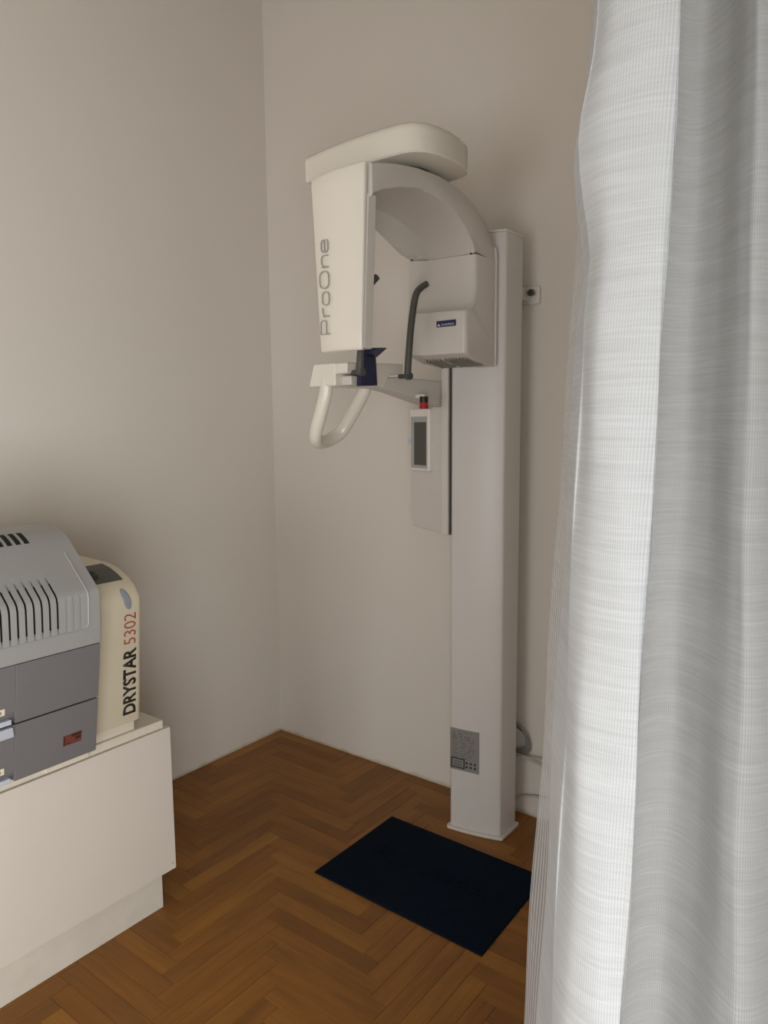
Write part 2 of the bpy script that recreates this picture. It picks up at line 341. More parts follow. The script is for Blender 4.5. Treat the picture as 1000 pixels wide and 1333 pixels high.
# identification plate on the column, following the bowed front
pl0, pl1 = Vector((1.150,-.2578,0)), Vector((1.262,-.2420,0)); dx = (pl1-pl0).normalized(); nrm = Vector((dx.y, -dx.x, 0)).normalized()
def colpt(u, z, off): p = pl0+dx*u; return (p.x+nrm.x*off, p.y+nrm.y*off, z)
def colbox(bm, u0, u1, z0, z1, o0, o1): hexa(bm, [colpt(u0,z0,o0), colpt(u1,z0,o0), colpt(u1,z0,o1), colpt(u0,z0,o1), colpt(u0,z1,o0), colpt(u1,z1,o0), colpt(u1,z1,o1), colpt(u0,z1,o1)])
bm = bmesh.new(); colbox(bm, 0, .113, .237, .395, -.004, .0022); idp = link('identification_plate', bm, MT['silver'], col, smooth=False, label='silver identification plate with small dark print')
bm = bmesh.new(); random.seed(3)
z = .385
for i in range(13):
    u = .008
    while u < .1:
        l = random.uniform(.008, .03); t = .0022 if i in (1, 2, 3) else .0012
        if u+l > .105: break
        if not (i > 9 and u > .08): colbox(bm, u, u+l*(.9), z-t, z+t*.3, .002, .0026)
        u += l+random.uniform(.003, .012)
        if i in (1, 2) and u > .06: break
    z -= .0083
link('print', bm, MT['softink'], idp, smooth=False); bm = bmesh.new()
for a in ((.004,.058,.283,.279),(.004,.058,.249,.245),(.004,.0085,.283,.245),(.0535,.058,.283,.245)): colbox(bm, a[0], a[1], a[3], a[2], .002, .0028)
for u in (.066, .082, .098):
    for zz in (.270, .255): colbox(bm, u-.004, u+.004, zz-.004, zz+.004, .002, .0026)
colbox(bm, .013, .05, .270, .272, .002, .0026); colbox(bm, .013, .048, .262, .264, .002, .0026); colbox(bm, .013, .05, .255, .257, .002, .0026)
link('frame_print', bm, MT['ink'], idp, smooth=False)
# carriage strip on the column's left flank
car = link('carriage', box(1.117, 1.1442, -.272, -.13, 1.108, 1.735), MT['grey_white'], XR, .003)
link('track_seam', box(1.1442, 1.146, -.262, -.13, 1.108, 2.05), MT['seam'], car, smooth=False)
# shoulder neck rising behind the arch + shoulder slab
neck = bmesh.new(); bx(neck, 1.06, 1.1455, -.235, -.15, 1.74, 2.285); bx(neck, 1.0, 1.12, -.50, -.15, 2.24, 2.29)
link('shoulder_neck', neck, MT['warm'], XR, .006)
plan = [(.921,-.730),(1.02,-.7385),(1.12,-.744),(1.22,-.748),(1.285,-.748),(1.325,-.738),(1.352,-.712),(1.368,-.668),(1.374,-.615),(1.371,-.560),(1.360,-.510),(1.338,-.474),(1.30,-.460),(1.2,-.452),(1.05,-.448),(.95,-.455),(.924,-.475),(.916,-.52),(.914,-.70)]
c = Vector((1.15,-.6))
def scaled(p, d): # inset by a distance
    n = len(p); out = []
    for i in range(n):
        a = Vector(p[i-1]); b = Vector(p[(i+1) % n]); t = (b-a).normalized(); out.append((p[i][0]-t.y*d, p[i][1]+t.x*d))
    return out
rings = []
for z, d in ((2.2345,.010),(2.2355,.004),(2.240,.0),(2.292,-.001),(2.304,.002),(2.311,.008),(2.314,.022)):
    rings.append([(x, y, z+(0 if z < 2.27 else .008*math.sin(max(0, min(1, (x-.915)/.46))*math.pi))) for x, y in scaled(plan, d)])
link('shoulder', loft(bmesh.new(), rings), MT['warm'], XR)
link('bearing', cyl(bmesh.new(), (1.2,-.6,2.19), (0,0,1), .075, .046, 32), MT['dark'], XR)
# rotating C-arm: arch
outR = [(-.900,2.168),(-.859,2.179),(-.78,2.197),(-.689,2.211),(-.591,2.2165),(-.508,2.213),(-.432,2.200),(-.371,2.178),(-.313,2.149),(-.272,2.112),(-.251,2.070),(-.2455,2.0345)]
inR = [(-.900,2.084),(-.884,2.097),(-.85,2.112),(-.774,2.136),(-.689,2.154),(-.60,2.152),(-.507,2.137),(-.436,2.102),(-.389,2.058),(-.376,2.0345)]
inL = [(-.900,2.055),(-.880,2.062),(-.84,2.076),(-.75,2.092),(-.66,2.101),(-.60,2.094),(-.53,2.066),(-.47,2.043),(-.43,2.037),(-.420,2.0345)]
inM = [(-.900,2.078),(-.884,2.090),(-.85,2.102),(-.774,2.122),(-.689,2.138),(-.60,2.134),(-.507,2.112),(-.436,2.076),(-.405,2.052),(-.388,2.0345)]
def mixp(a, b, t): return [(p[0]*(1-t)+q[0]*t, p[1]*(1-t)+q[1]*t) for p, q in zip(a, b)]
def inset2(o, d): return [(y, z-d) for y, z in o]
def rim(y): return max(0, min(1, (y+.87)/.45))*.042+.003
def front_in(y): return max(0, min(1, (-.62-y)/.24))*.034
def station(X, o, i, r=None):
    f = lambda y: (1.090+rim(y)*r[0]+r[1] if r else X)+(front_in(y) if X < 1.17 else front_in(y)*max(0, (1.25-X)/.08) if X < 1.25 else 0)
    return [(f(y), y, z) for y, z in o]+[(f(y), y, z) for y, z in reversed(i)]
inW = mixp(inM, inR, .5); inE = [(y, z+.034*max(0, min(1, (y+.87)/.42))*(1 if y < -.46 else .5 if y < -.425 else 0)) for y, z in inL]
st = [station(1.09, inset2(outR, .012), inL), station(1.096, inset2(outR, .003), inL, (.35, 0)), station(1.10, outR, inE, (1, 0)), station(1.11, outR, mixp(inE, inW, .5), (1, .003)), station(1.12, outR, mixp(inE, inW, .85), (1, .008)), station(1.15, outR, inW, (1, .02))]
for X, o, i in ((1.22, outR, mixp(inM, inR, .7)), (1.27, outR, mixp(inM, inR, .9)), (1.300, outR, inR), (1.3075, inset2(outR, .003), [(y, z+.002) for y, z in inR]), (1.310, inset2(outR, .008), [(y, z+.006) for y, z in inR])):
    st.append([(X, y, z) for y, z in o]+[(X, y, z) for y, z in reversed(i)])
arch = link('arm_arch', loft(bmesh.new(), st), MT['grey_white'], XR)
# tube housing hanging at the column end, front face scooped out
tR = [(-.376,2.0325),(-.371,1.999),(-.371,1.93),(-.383,1.885),(-.404,1.866),(-.431,1.853),(-.433,1.845),(-.432,1.722),(-.424,1.716),(-.34,1.700),(-.25,1.692)]
tM = [(-.386,2.0325),(-.383,1.999),(-.384,1.93),(-.392,1.885),(-.408,1.868),(-.433,1.857),(-.435,1.848),(-.432,1.724),(-.422,1.717),(-.34,1.701),(-.25,1.692)]
tL = [(-.420,2.0325),(-.421,1.999),(-.423,1.93),(-.425,1.89),(-.427,1.872),(-.432,1.863),(-.433,1.855),(-.428,1.730),(-.418,1.722),(-.34,1.705),(-.25,1.700)]
back = [(-.2455,1.75),(-.2455,1.9),(-.2455,2.0325)]
st = []
for X, p, e in ((1.088, tL, .0), (1.1, mixp(tL, tM, .25), 0), (1.125, mixp(tL, tM, .7), 0), (1.16, tM, 0), (1.22, mixp(tM, tR, .2), 0), (1.27, mixp(tM, tR, .6), 0), (1.297, tR, 0), (1.306, [(y+.004, z) for y, z in tR], 0), (1.311, [(y+.012, z) for y, z in tR], 0)):
    st.append([(X, y, z) for y, z in p]+[(X, y, z) for y, z in back])
tube = link('tube_housing', loft(bmesh.new(), st), MT['grey_white'], XR)
bm = box(1.204, 1.276, -.4362, -.430, 1.808, 1.8275); badge = link('badge', bm, MT['blue'], tube, .0008, label='small dark blue maker badge with white lettering')
text_part('lettering', 'PLANMECA', (1.224,-.4363,1.8115), (1,0,0), (0,0,1), .009, .047, MT['whiteink'], badge)
link('logo_mark', prism(bmesh.new(), [(1.2075,1.811),(1.2195,1.811),(1.2135,1.8185)], 1, -.4367, -.435), MT['whiteink'], badge, smooth=False)
for X, y, z in ((1.098,-.4215,2.034),(1.2955,-.378,2.034)): link('screw_recess', cyl(bmesh.new(), (X,y-.002,z), (0,1,0), .003, .006, 10), MT['ink'], tube)
bm = bmesh.new()
for k in range(13):
    x = 1.135+k*.0125
    if 1.195 < x < 1.21: continue
    hexa(bm, [(x,-.40,1.706),(x+.006,-.40,1.706),(x+.006,-.29,1.690),(x,-.29,1.690),(x,-.40,1.716),(x+.006,-.40,1.716),(x+.006,-.29,1.699),(x,-.29,1.699)])
link('vent_slats', bm, MT['vent'], tube, smooth=False, kind='stuff')
link('back_shell', prism(bmesh.new(), [(-.2455,1.688),(-.2455,2.04),(-.252,2.072),(-.246,2.078),(-.236,2.05),(-.232,1.70)], 0, 1.10, 1.316), MT['grey_white'], XR, .004)
# sensor head, tapering downwards, with the printed cover in front
def taper(zb, zt, xl0, xr0, xl1, xr1, y0, y1): return [(xl0,y0,zb),(xr0,y0,zb),(xr0,y1,zb),(xl0,y1,zb),(xl1,y0,zt),(xr1,y0,zt),(xr1,y1,zt),(xl1,y1,zt)]
bm = bmesh.new(); hexa(bm, taper(1.702, 2.095, 1.140, 1.281, 1.118, 1.3005, -.9045, -.868))
link('sensor_housing', bm, MT['grey_white'], XR, .004)
rows = []
for z in (1.697, 1.705, 1.75, 1.85, 1.95, 2.05, 2.12, 2.150, 2.160):
    t = (z-1.697)/(2.160-1.697); xl = 1.1385+(1.1135-1.1385)*t; xr = 1.2815+(1.301-1.2815)*t
    e = .004 if z in (1.697, 2.160) else 0; tilt = -.006*t
    ring = []
    for k in range(9):
        s = k/8; ring.append((xl+(xr-xl)*s, -.917+e-.011*math.sin(math.pi*s)**.7*1-0+tilt*.3, z+(.010*s if z > 2.14 else 0)))
    ring += [(xr+.0005, -.9065, z+(.010 if z > 2.14 else 0)), (xl-.0005, -.9065, z)]
    rows.append(ring)
cover = link('sensor_cover', loft(bmesh.new(), rows), MT['warm'], XR, .0065, 4)
# word on the cover, reading upwards: constant thin strokes
def letters():
    L = []; s = .248/123.0   # one photo unit of run
    def run(a): return a
    # coordinates: u along the word (metres), v letter height (metres)
    xh, cap = .0235, .0315
    def P(u0, w_): L.append(([(u0,0),(u0,cap),(u0+w_*.8,cap),(u0+w_*.95,cap-.003),(u0+w_,cap*.72),(u0+w_*.95,cap*.45),(u0+w_*.8,cap*.38),(u0,cap*.38)], False))
    def r(u0, w_): L.append(([(u0,0),(u0,xh)], False)); L.append(([(u0,xh*.6),(u0+w_*.2,xh*.9),(u0+w_*.5,xh),(u0+w_,xh)], False))
    def o(u0, w_, h): L.append((rrect(u0+w_/2, h/2, w_/2, h/2, h*.42), True))
    def n(u0, w_): L.append(([(u0,0),(u0,xh)], False)); L.append(([(u0,xh*.62),(u0+w_*.2,xh*.93),(u0+w_*.4,xh),(u0+w_*.75,xh),(u0+w_*.95,xh*.9),(u0+w_,xh*.65),(u0+w_,0)], False))
    def e(u0, w_): L.append(([(u0+w_*.98,xh*.12),(u0+w_*.8,0),(u0+w_*.25,0),(u0+w_*.05,xh*.15),(u0,xh*.5),(u0+w_*.05,xh*.85),(u0+w_*.25,xh),(u0+w_*.75,xh),(u0+w_*.95,xh*.85),(u0+w_,xh*.52),(u0+w_*.03,xh*.52)], False))
    P(0, .037); r(.047, .023); o(.077, .034, xh); o(.121, .044, cap); n(.176, .030); e(.214, .033)
    return L
strokes_part('lettering', letters(),   .0023, (1.1865,-.9305,1.744), (-.012,0,1), (-1,0,0), MT['grey_text'], cover, .004)
# patient support: arm, block, chin rest, temple rods, hand grip
armp = [(-.73,1.648),(-.62,1.648),(-.60,1.649),(-.50,1.653),(-.38,1.652),(-.268,1.649),(-.20,1.649),(-.20,1.562),(-.262,1.562),(-.33,1.573),(-.407,1.587),(-.50,1.604),(-.57,1.614),(-.73,1.619)]
link('support_arm', loft(bmesh.new(), [[(1.03, y, z) for y, z in armp], [(1.090+.0255*max(0, min(1, (y+.58)/.30)), y, z) for y, z in armp]]), MT['grey_white'], XR, .004)
bm = bmesh.new()
prism(bm, [(-.762,1.617),(-.762,1.686),(-.475,1.697),(-.475,1.662),(-.545,1.655),(-.57,1.618)], 0, .948, 1.055)
prism(bm, [(-.762,1.652),(-.762,1.684),(-.475,1.697),(-.475,1.662),(-.545,1.657),(-.565,1.640),(-.578,1.6185),(-.640,1.6185),(-.650,1.652)], 0, 1.054, 1.101)
for v in bm.verts:
    if v.co.x < .95: v.co.x -= .004; 
    if v.co.x < .95 and v.co.z > 1.67: v.co.x += .022; v.co.z -= .001
link('support_block', bm, MT['warm'], XR, .005, 3)
bm = bmesh.new(); prism(bm, [(-.715,1.616),(-.708,1.700),(-.700,1.728),(-.640,1.730),(-.632,1.62)], 0, 1.098, 1.115)
hexa(bm, [(1.10,-.706,1.714),(1.116,-.706,1.706),(1.116,-.634,1.706),(1.10,-.634,1.714),(1.10,-.712,1.730),(1.172,-.668,1.729),(1.172,-.655,1.729),(1.10,-.630,1.730)])
link('chin_rest', bm, MT['navy'], XR, .002, label='dark blue chin rest')
def rod(y, xk, top, dz):
    bm = bmesh.new(); sweep(bm, [(1.095,y,1.655),(xk,y,1.655)], .0075, 14)
    sweep(bm, catmull([(xk,y,1.648),(xk+.003,y,1.70),(xk+.014,y,1.80+dz*.5),(xk+.028,y,1.872+dz),(xk+.038,y,1.899+dz),(xk+.055,y,1.913+dz),(top,y,1.922+dz)], 6), lambda t: .0118-.002*t, 14)
    cyl(bm, (xk-.002,y,1.655), (1,0,0), .0118, .016, 16)
    link('temple_support', bm, MT['dark'], XR, label='dark grey bent temple rod')
rod(-.490, 1.128, 1.205, .015); rod(-.735, 1.128, 1.196, .0)
pts = catmull([(1.005,-.745,1.640),(1.000,-.745,1.600),(.985,-.745,1.555),(.955,-.742,1.485),(.935,-.725,1.453),(.918,-.69,1.444),(.905,-.645,1.446),(.902,-.60,1.458),(.915,-.57,1.482),(.955,-.557,1.545),(.992,-.555,1.600),(1.012,-.555,1.640)], 8)
link('hand_grip', sweep(bmesh.new(), pts, .0225, 18, .0185), MT['warm'], XR, label='white V shaped hand grip under the chin support')
link('emergency_button', cyl(bmesh.new(), (1.131,-.40,1.551), (0,0,1), .0165, .026, 24, .0135), MT['red'], XR, .002, label='red emergency stop button')
link('button_collar', cyl(bmesh.new(), (1.131,-.40,1.572), (0,0,1), .0145, .020, 20), MT['black'], XR, label='black collar above the red button')
link('button_bracket', box(1.10, 1.14, -.41, -.39, 1.586, 1.600), MT['grey_white'], XR, .002)
# control panel leaning off the carriage
def pan(u, z, off=0):   # u from the right-hand end, panel front plane turned slightly
    d = Vector((-.95,.31,0)).normalized(); nn = Vector((-d.y, d.x, 0)); nn = nn if nn.y < 0 else -nn
    p = Vector((1.117,-.262,0))+d*u+nn*off; return (p.x, p.y, z)
def panbox(bm, u0, u1, z0, z1, o0, o1, zs=0):
    hexa(bm, [pan(u0,z0,o0), pan(u1,z0+zs,o0), pan(u1,z0+zs,o1), pan(u0,z0,o1), pan(u0,z1,o0), pan(u1,z1,o0), pan(u1,z1,o1), pan(u0,z1,o1)])
bm = bmesh.new(); panbox(bm, 0, .178, 1.108, 1.562, -.022, 0, .012); pnl = link('control_panel', bm, MT['grey_white'], XR, .004)
bm = bmesh.new(); panbox(bm, .055, .172, 1.330, 1.556, -.005, .018); tf = link('touchscreen_frame', bm, MT['white'], pnl, .006, 3)
bm = bmesh.new(); panbox(bm, .066, .162, 1.341, 1.528, .012, .0188); link('bezel', bm, MT['bezel'], tf, .001)
bm = bmesh.new(); panbox(bm, .070, .142, 1.352, 1.508, .015, .0196); link('screen', bm, MT['screen'], tf, .001, label='dark grey touch screen')
bm = bmesh.new(); panbox(bm, .163, .176, 1.428, 1.446, .012, .0205); link('painted_glow', bm, MT['glow_blue'], tf, .002, label='small pale blue block standing in for a glow at the screen edge')  # small bluish glow at the screen edge, put in as plain pale blue colour
# wall bracket tying the column back to the wall
bm = bmesh.new(); bx(bm, 1.20, 1.325, -.026, 0, 1.921, 1.984); bx(bm, 1.20, 1.32, -.105, -.02, 1.93, 1.975)
wb = link('wall_bracket', bm, MT['grey_white'], XR, .004)
bm = bmesh.new(); bx(bm, 1.312, 1.360, -.016, 0, 1.918, 1.981); link('bracket_flange', bm, MT['white'], wb, .006)
bm = cyl(bmesh.new(), (1.338,-.016,1.955), (.0,-1,.0), .006, .020, 14); cyl(bm, (1.338,-.030,1.955), (0,-1,0), .013, .012, 6); link('bolt', bm, MT['chrome'], wb, .001, label='dark steel bolt')

# ------------------------------------------------------------------ cables behind the column
bm = bmesh.new()
for j in range(4):
    o = j*.007
    sweep(bm, catmull([(1.20,-.012-o*.5,.375+o),(1.27,-.020-o*.4,.362+o),(1.33,-.022-o*.3,.335+o*.5),(1.352-o*.4,-.022-o*.3,.290+o*.2),(1.335-o*.5,-.02-o*.3,.248+o),(1.28,-.016-o*.3,.238+o),(1.20,-.014-o*.3,.25+o)], 8), .0048, 8)
tag(link('cable_coil', bm, MT['cable'], origin=(1.3,-.03,.25)), 'coiled grey cable hanging at the wall behind the white column', 'cable')
bm = bmesh.new(); sweep(bm, catmull([(1.22,-.02,.30),(1.27,-.03,.262),(1.32,-.03,.247),(1.40,-.025,.250),(1.50,-.02,.262),(1.62,-.015,.262),(1.75,-.012,.25)], 8), .0035, 8)
sweep(bm, catmull([(1.30,-.03,.248),(1.36,-.028,.236),(1.44,-.02,.218),(1.56,-.015,.215),(1.75,-.012,.21)], 8), .0035, 8)
tag(link('thin_cord', bm, MT['cord'], origin=(1.3,-.03,.24)), 'pair of thin pale cords running right from the grey cable coil', 'cable')
bm = bmesh.new(); sweep(bm, catmull([(1.20,-.02,.0045),(1.28,-.02,.05),(1.34,-.016,.082),(1.44,-.012,.098),(1.6,-.010,.10),(1.75,-.010,.098)], 8), .004, 8)
tag(link('power_cord', bm, MT['cord'], origin=(1.3,-.02,.03)), 'single pale cord on the wall low down behind the column foot', 'cable')

# ------------------------------------------------------------------ door mat
bm = bmesh.new(); T = .007
q = [(.929,-.764),(1.577,-.771),(1.567,-.331),(.930,-.328)]
ce = Vector((1.25,-.55)); 
rings = []
for z, s in ((0.0006,1),(.004,1),(T,.985)): rings.append([(ce.x+(x-ce.x)*s, ce.y+(y-ce.y)*s, z) for x, y in q])
mt = tag(link('door_mat', loft(bm, rings), MT['carpet'], origin=(1.25,-.55,0)), 'dark navy rectangular carpet mat lying on the parquet before the column', 'mat')
text_part('lettering', 'PLANMECA', (1.02,-.565,T-.0002), (1,0,0), (0,1,0), .085, .44, MT['carpet'], mt, .0, .0028)

# ------------------------------------------------------------------ cabinet
CB = thing('low_cabinet', 'low cream cabinet against the left wall with a recessed plinth, carrying the grey printer', 'cabinet', (.35, -1.9, 0))
YE = -2.75
link('cabinet_body', box(.004, .678, YE, -1.168, .13, .588), MT['cab'], CB, .002)
link('plinth', box(.01, .666, YE+.01, -1.176, 0, .13), MT['plinth'], CB, .002, label='scuffed recessed plinth')
bm = bmesh.new(); ys = [-1.148]; random.seed(5)
while ys[-1] > YE: ys.append(ys[-1]-random.uniform(.006, .02))
ring = []
vs = []
for y in ys:
    jz = .131+(random.uniform(0, .0028) if y < -1.32 else random.uniform(0, .0004))-(.0)
    if random.random() < .04 and y < -1.3: jz += .004
    vs.append([bm.verts.new(p) for p in ((.700,y,jz),(.700,y,.5895),(.681,y,.5895),(.681,y,jz))])
for a, b in zip(vs, vs[1:]):
    for i in range(4): bm.faces.new((a[i], a[(i+1) % 4], b[(i+1) % 4], b[i]))
bm.faces.new(vs[0]); bm.faces.new(vs[-1])
pn = link('front_panel', bm, MT['cab'], CB, smooth=False)
link('screw_cap', cyl(bmesh.new(), (.7001,-1.160,.152), (1,0,0), .0018, .0008, 8), MT['seam'], pn)
link('worktop', box(.004, .694, YE, -1.166, .5905, .6165), MT['top'], CB, .004)

# ------------------------------------------------------------------ film printer
PR = thing('film_printer', 'grey film printer with two drawers and beige side tower on the low cream cabinet', 'printer', (.4, -1.75, .6165))
YL, YRt = -2.06, -1.424
# beige base and tower
bm = bmesh.new(); bx(bm, .03, .735, YL, -1.43, .6165, .633); bx(bm, .03, .722, YL+.02, -1.55, .6165, .640)
link('base', bm, MT['beige2'], PR, .002)
bm = box(.03, .745, -1.56, -1.44, .6165, .634); link('foot_strip', bm, MT['beige2'], PR, .002)
tw = [(.05,.645),(.688,.645),(.700,.76),(.712,.90),(.722,1.005),(.721,1.018),(.715,1.032),(.700,1.052),(.680,1.066),(.655,1.079),(.620,1.092),(.575,1.101),(.45,1.106),(.05,1.106)]
rings = []
for y, d in ((-1.430,0),(-1.252,0),(-1.243,.003),(-1.237,.010)):
    rings.append([(x-d*(1 if x > .3 else 0), y, z-d*(1 if z > 1.03 else 0)*.6) for x, z in tw])
tower = link('side_tower', loft(bmesh.new(), rings), MT['beige'], PR)
link('tower_foot', box(.05, .683, -1.430, -1.258, .6165, .6445), MT['beige2'], PR, .002)
def slope(x): # height of the tower's top at depth x
    for (a, za), (b, zb) in zip(tw[::-1], tw[::-1][1:]):
        if a <= x <= b: return za+(zb-za)*(x-a)/(b-a)
    return 1.0
xs = [.580+.0125*k for k in range(9)]
rings = [[(x, y0, slope(x)+.0002), (x, -1.428, slope(x)+.0002), (x, -1.428, slope(x)+.0022), (x, y0, slope(x)+.0022)] for x in xs for y0 in (-1.270,)]
kp = link('keypad', loft(bmesh.new(), rings), MT['keypad'], tower, smooth=False, label='charcoal key panel with round black keys')
bm = bmesh.new()
for k in range(4):
    a0 = math.radians(90*k+12); a1 = math.radians(90*k+78)
    p = [(.642+r*math.cos(a)*1.0, -1.352+r*math.sin(a)) for r, a in ((.008,a0),(.026,a0),(.028,(a0+a1)/2),(.026,a1),(.008,a1))]
    loft(bm, [[(x, y, slope(x)+h) for x, y in p] for h in (.001, .0036)])
link('arrow_keys', bm, MT['ink'], kp, smooth=False)
# oval key on the front bulge
bm = bmesh.new(); rr = []
def towersurf(z):   # depth of the tower's front bulge at height z
    for (a, za), (b, zb) in zip(tw[1:11], tw[2:12]):
        if za <= z <= zb: return a+(b-a)*(z-za)/(zb-za)
    return .7
for sc_, h in ((1.0, -.003), (1.0, .0028), (.92, .0036), (.6, .0038), (.25, .0038)):
    ring = []
    for k in range(24):
        a = 2*math.pi*k/24; u = math.cos(a)*.0115*sc_; v = math.sin(a)*sc_
        z = 1.018+v*.030
        ring.append((towersurf(z)+h, -1.287+u-v*.006, z))
    rr.append(ring)
link('oval_key', loft(bm, rr), MT['btn'], tower, label='oval blue grey key')
tdir = Vector((.034, 0, .35)).normalized()
def towerx(z): 
    for (a, za), (b, zb) in zip(tw[1:6], tw[2:6]):
        if za <= z <= zb: return a+(b-a)*(z-za)/(zb-za)
    return .72
text_part('lettering', 'DRYSTAR', (towerx(.672)+.0006,-1.259,.672), tdir, (0,-1,0), .056, .200, MT['ink'], tower, .0016, .0006, label='black lettering')
text_part('lettering', '5302', (towerx(.884)+.0006,-1.259,.884), tdir, (0,-1,0), .055, .092, MT['redink'], tower, -.0004, .0006, label='brick red numerals')
# printer body
fx = lambda z: .753+(.806-.753)*(z-.628)/(.945-.628)      # leaning front plane
def slab_front(bm, y0, y1, z0, z1, t=.03):
    hexa(bm, [(fx(z0)-t,y0,z0),(fx(z0),y0,z0),(fx(z0),y1,z0),(fx(z0)-t,y1,z0),(fx(z1)-t,y0,z1),(fx(z1),y0,z1),(fx(z1),y1,z1),(fx(z1)-t,y1,z1)])
link('inner_body', box(.05, .725, YL+.005, -1.432, .634, 1.06), MT['slot'], PR, smooth=False)
link('side_panel', box(.05, .745, YL-.002, YL+.005, .634, .945), MT['front'], PR, .001)
def drawer(z0, z1, rz, label):
    bm = bmesh.new(); yr = -1.643
    slab_front(bm, yr, YRt, z0, z1, .05); slab_front(bm, YL, -1.86, z0, z1, .05)
    slab_front(bm, -1.86, yr, z0+rz, z1, .05)
    # recess behind the grip: set back face
    for a in ((-1.86, yr, z0, z0+rz),):
        hexa(bm, [(fx(z0)-.05,a[0],a[2]),(fx(z0)-.016,a[0],a[2]),(fx(z0)-.016,a[1],a[2]),(fx(z0)-.05,a[1],a[2]),(fx(z0)-.05,a[0],a[3]),(fx(z1)-.028,a[0],a[3]),(fx(z1)-.028,a[1],a[3]),(fx(z1)-.05,a[1],a[3])])
    d = link('drawer', bm, MT['front'], PR, .0015, label=label)
    bm = bmesh.new(); zt = z0+.030; hexa(bm, [(fx(zt)-.03,-1.80,zt),(fx(zt)-.0035,-1.80,zt),(fx(zt)-.0035,-1.669,zt),(fx(zt)-.03,-1.669,zt),(fx(zt)-.03,-1.80,zt+.017),(fx(zt+.017)-.0030,-1.80,zt+.017),(fx(zt+.017)-.0030,-1.669,zt+.017),(fx(zt)-.03,-1.669,zt+.017)])
    for v in bm.verts: v.co.x += .0045
    link('label_tag', bm, MT['tag'], d, .0005, label='small cream tag')
    bm = bmesh.new(); hexa(bm, [(fx(zt)+.0012,-1.69,zt+.004),(fx(zt)+.002,-1.69,zt+.004),(fx(zt)+.002,-1.6775,zt+.004),(fx(zt)+.0012,-1.6775,zt+.004),(fx(zt+.012)+.0012,-1.69,zt+.012),(fx(zt+.012)+.002,-1.69,zt+.012),(fx(zt+.012)+.002,-1.6775,zt+.012),(fx(zt+.012)+.0012,-1.6775,zt+.012)])
    link('tag_mark', bm, MT['silver'], d, smooth=False)
    bm = bmesh.new(); bx(bm, fx(z0)-.030, fx(z0)+.004, -1.84, -1.653, z0+.001, z0+.014); link('handle_lip', bm, MT['handle'], d, .002, label='pale blue grey grip lip')
    return d
drawer(.790, .941, .030, 'upper dark grey drawer front')
d2 = drawer(.634, .786, .026, 'lower dark grey drawer front')
bm = bmesh.new(); hexa(bm, [(fx(.757)-.02,-1.84,.757),(fx(.757)+.006,-1.84,.757),(fx(.757)+.006,-1.6465,.757),(fx(.757)-.02,-1.6465,.757),(fx(.785)-.02,-1.84,.7855),(fx(.785)+.010,-1.84,.7855),(fx(.785)+.010,-1.6525,.7855),(fx(.785)-.02,-1.6525,.7855)])
link('handle', bm, MT['handle'], d2, .003, label='pale blue grey drawer handle')
bm = bmesh.new(); slab_front(bm, -1.519, -1.469, .680, .7085, .002)
for v in bm.verts: v.co.x += .0012
stk = link('sticker', bm, MT['orange'], d2, smooth=False, label='orange red sticker with dark print')
bm = bmesh.new()
for y0, y1, z0, z1 in ((-1.497,-1.470,.7005,.7075),(-1.4865,-1.4715,.690,.6975),(-1.518,-1.515,.681,.706),(-1.512,-1.498,.6835,.6855)):
    slab_front(bm, y0, y1, z0, z1, .001)
for v in bm.verts: v.co.x += .0018
link('print', bm, MT['brown'], d2, smooth=False)
# lid: profile along the depth, real slots cut by pushing the surface inward
lp = [(.811,.945),(.813,.975),(.8145,.990),(.8155,1.005),(.817,1.03),(.8185,1.055),(.8190,1.070),(.8165,1.083),(.810,1.092),(.800,1.101),(.782,1.1175),(.764,1.133),(.748,1.1485),(.732,1.163),(.717,1.177),(.700,1.193),(.684,1.207),(.674,1.2145),(.664,1.220),(.652,1.226),(.640,1.230),(.625,1.2325),(.60,1.234),(.565,1.234),(.54,1.233),(.45,1.225),(.25,1.19),(.06,1.13)]
def nrm2(i):
    a = Vector(lp[max(i-1, 0)]); b = Vector(lp[min(i+1, len(lp)-1)]); t = (b-a).normalized(); return Vector((t.y, -t.x))
def ringpts(y, mode):
    out = []
    for i, (x, z) in enumerate(lp):
        n = nrm2(i); d = 0
        if mode == 'slot' and 3 <= i <= 10: d = -.012
        if mode == 'rib' and 3 <= i <= 6: d = -.004
        if mode == 'top' and 19 <= i <= 23: d = -.02
        if mode in ('in', 'slot', 'rib') and 2 <= i <= 12 and d == 0: d = 0
        out.append((x+n.x*d, y, z+n.y*d))
    return out
stations = [(-1.424, 'end'), (-1.4275, 'edge')]
y = -1.46; slots = []
ev = []
for k in range(3): ev.append((-1.478-.0185*k, .009, 'rib'))
for k in range(26): ev.append((-1.541-.0195*k, .0042, 'slot'))
for k in range(14): ev.append((-1.5185-.0195*k-.0, 0, 'x'))
ev = [e for e in ev if e[2] != 'x']
for yc, wd, md in sorted(ev, key=lambda e: -e[0]):
    stations += [(yc+wd/2+.0002, 'in'), (yc+wd/2, md), (yc-wd/2, md), (yc-wd/2-.0002, 'in')]
stations.append((YL, 'in'))
bm = bmesh.new(); vs = []
for yy, md in stations:
    r = ringpts(yy, md if md in ('slot', 'rib') else 'in')
    if md == 'end': r = [(x-(.004 if x > .3 else 0)*(1 if z < 1.1 else .6), yy, z-(.004 if z > 1.0 else 0)) for x, _, z in r]
    r = r+[(.06, yy, .945)]
    vs.append([bm.verts.new(p) for p in r])
n = len(vs[0])
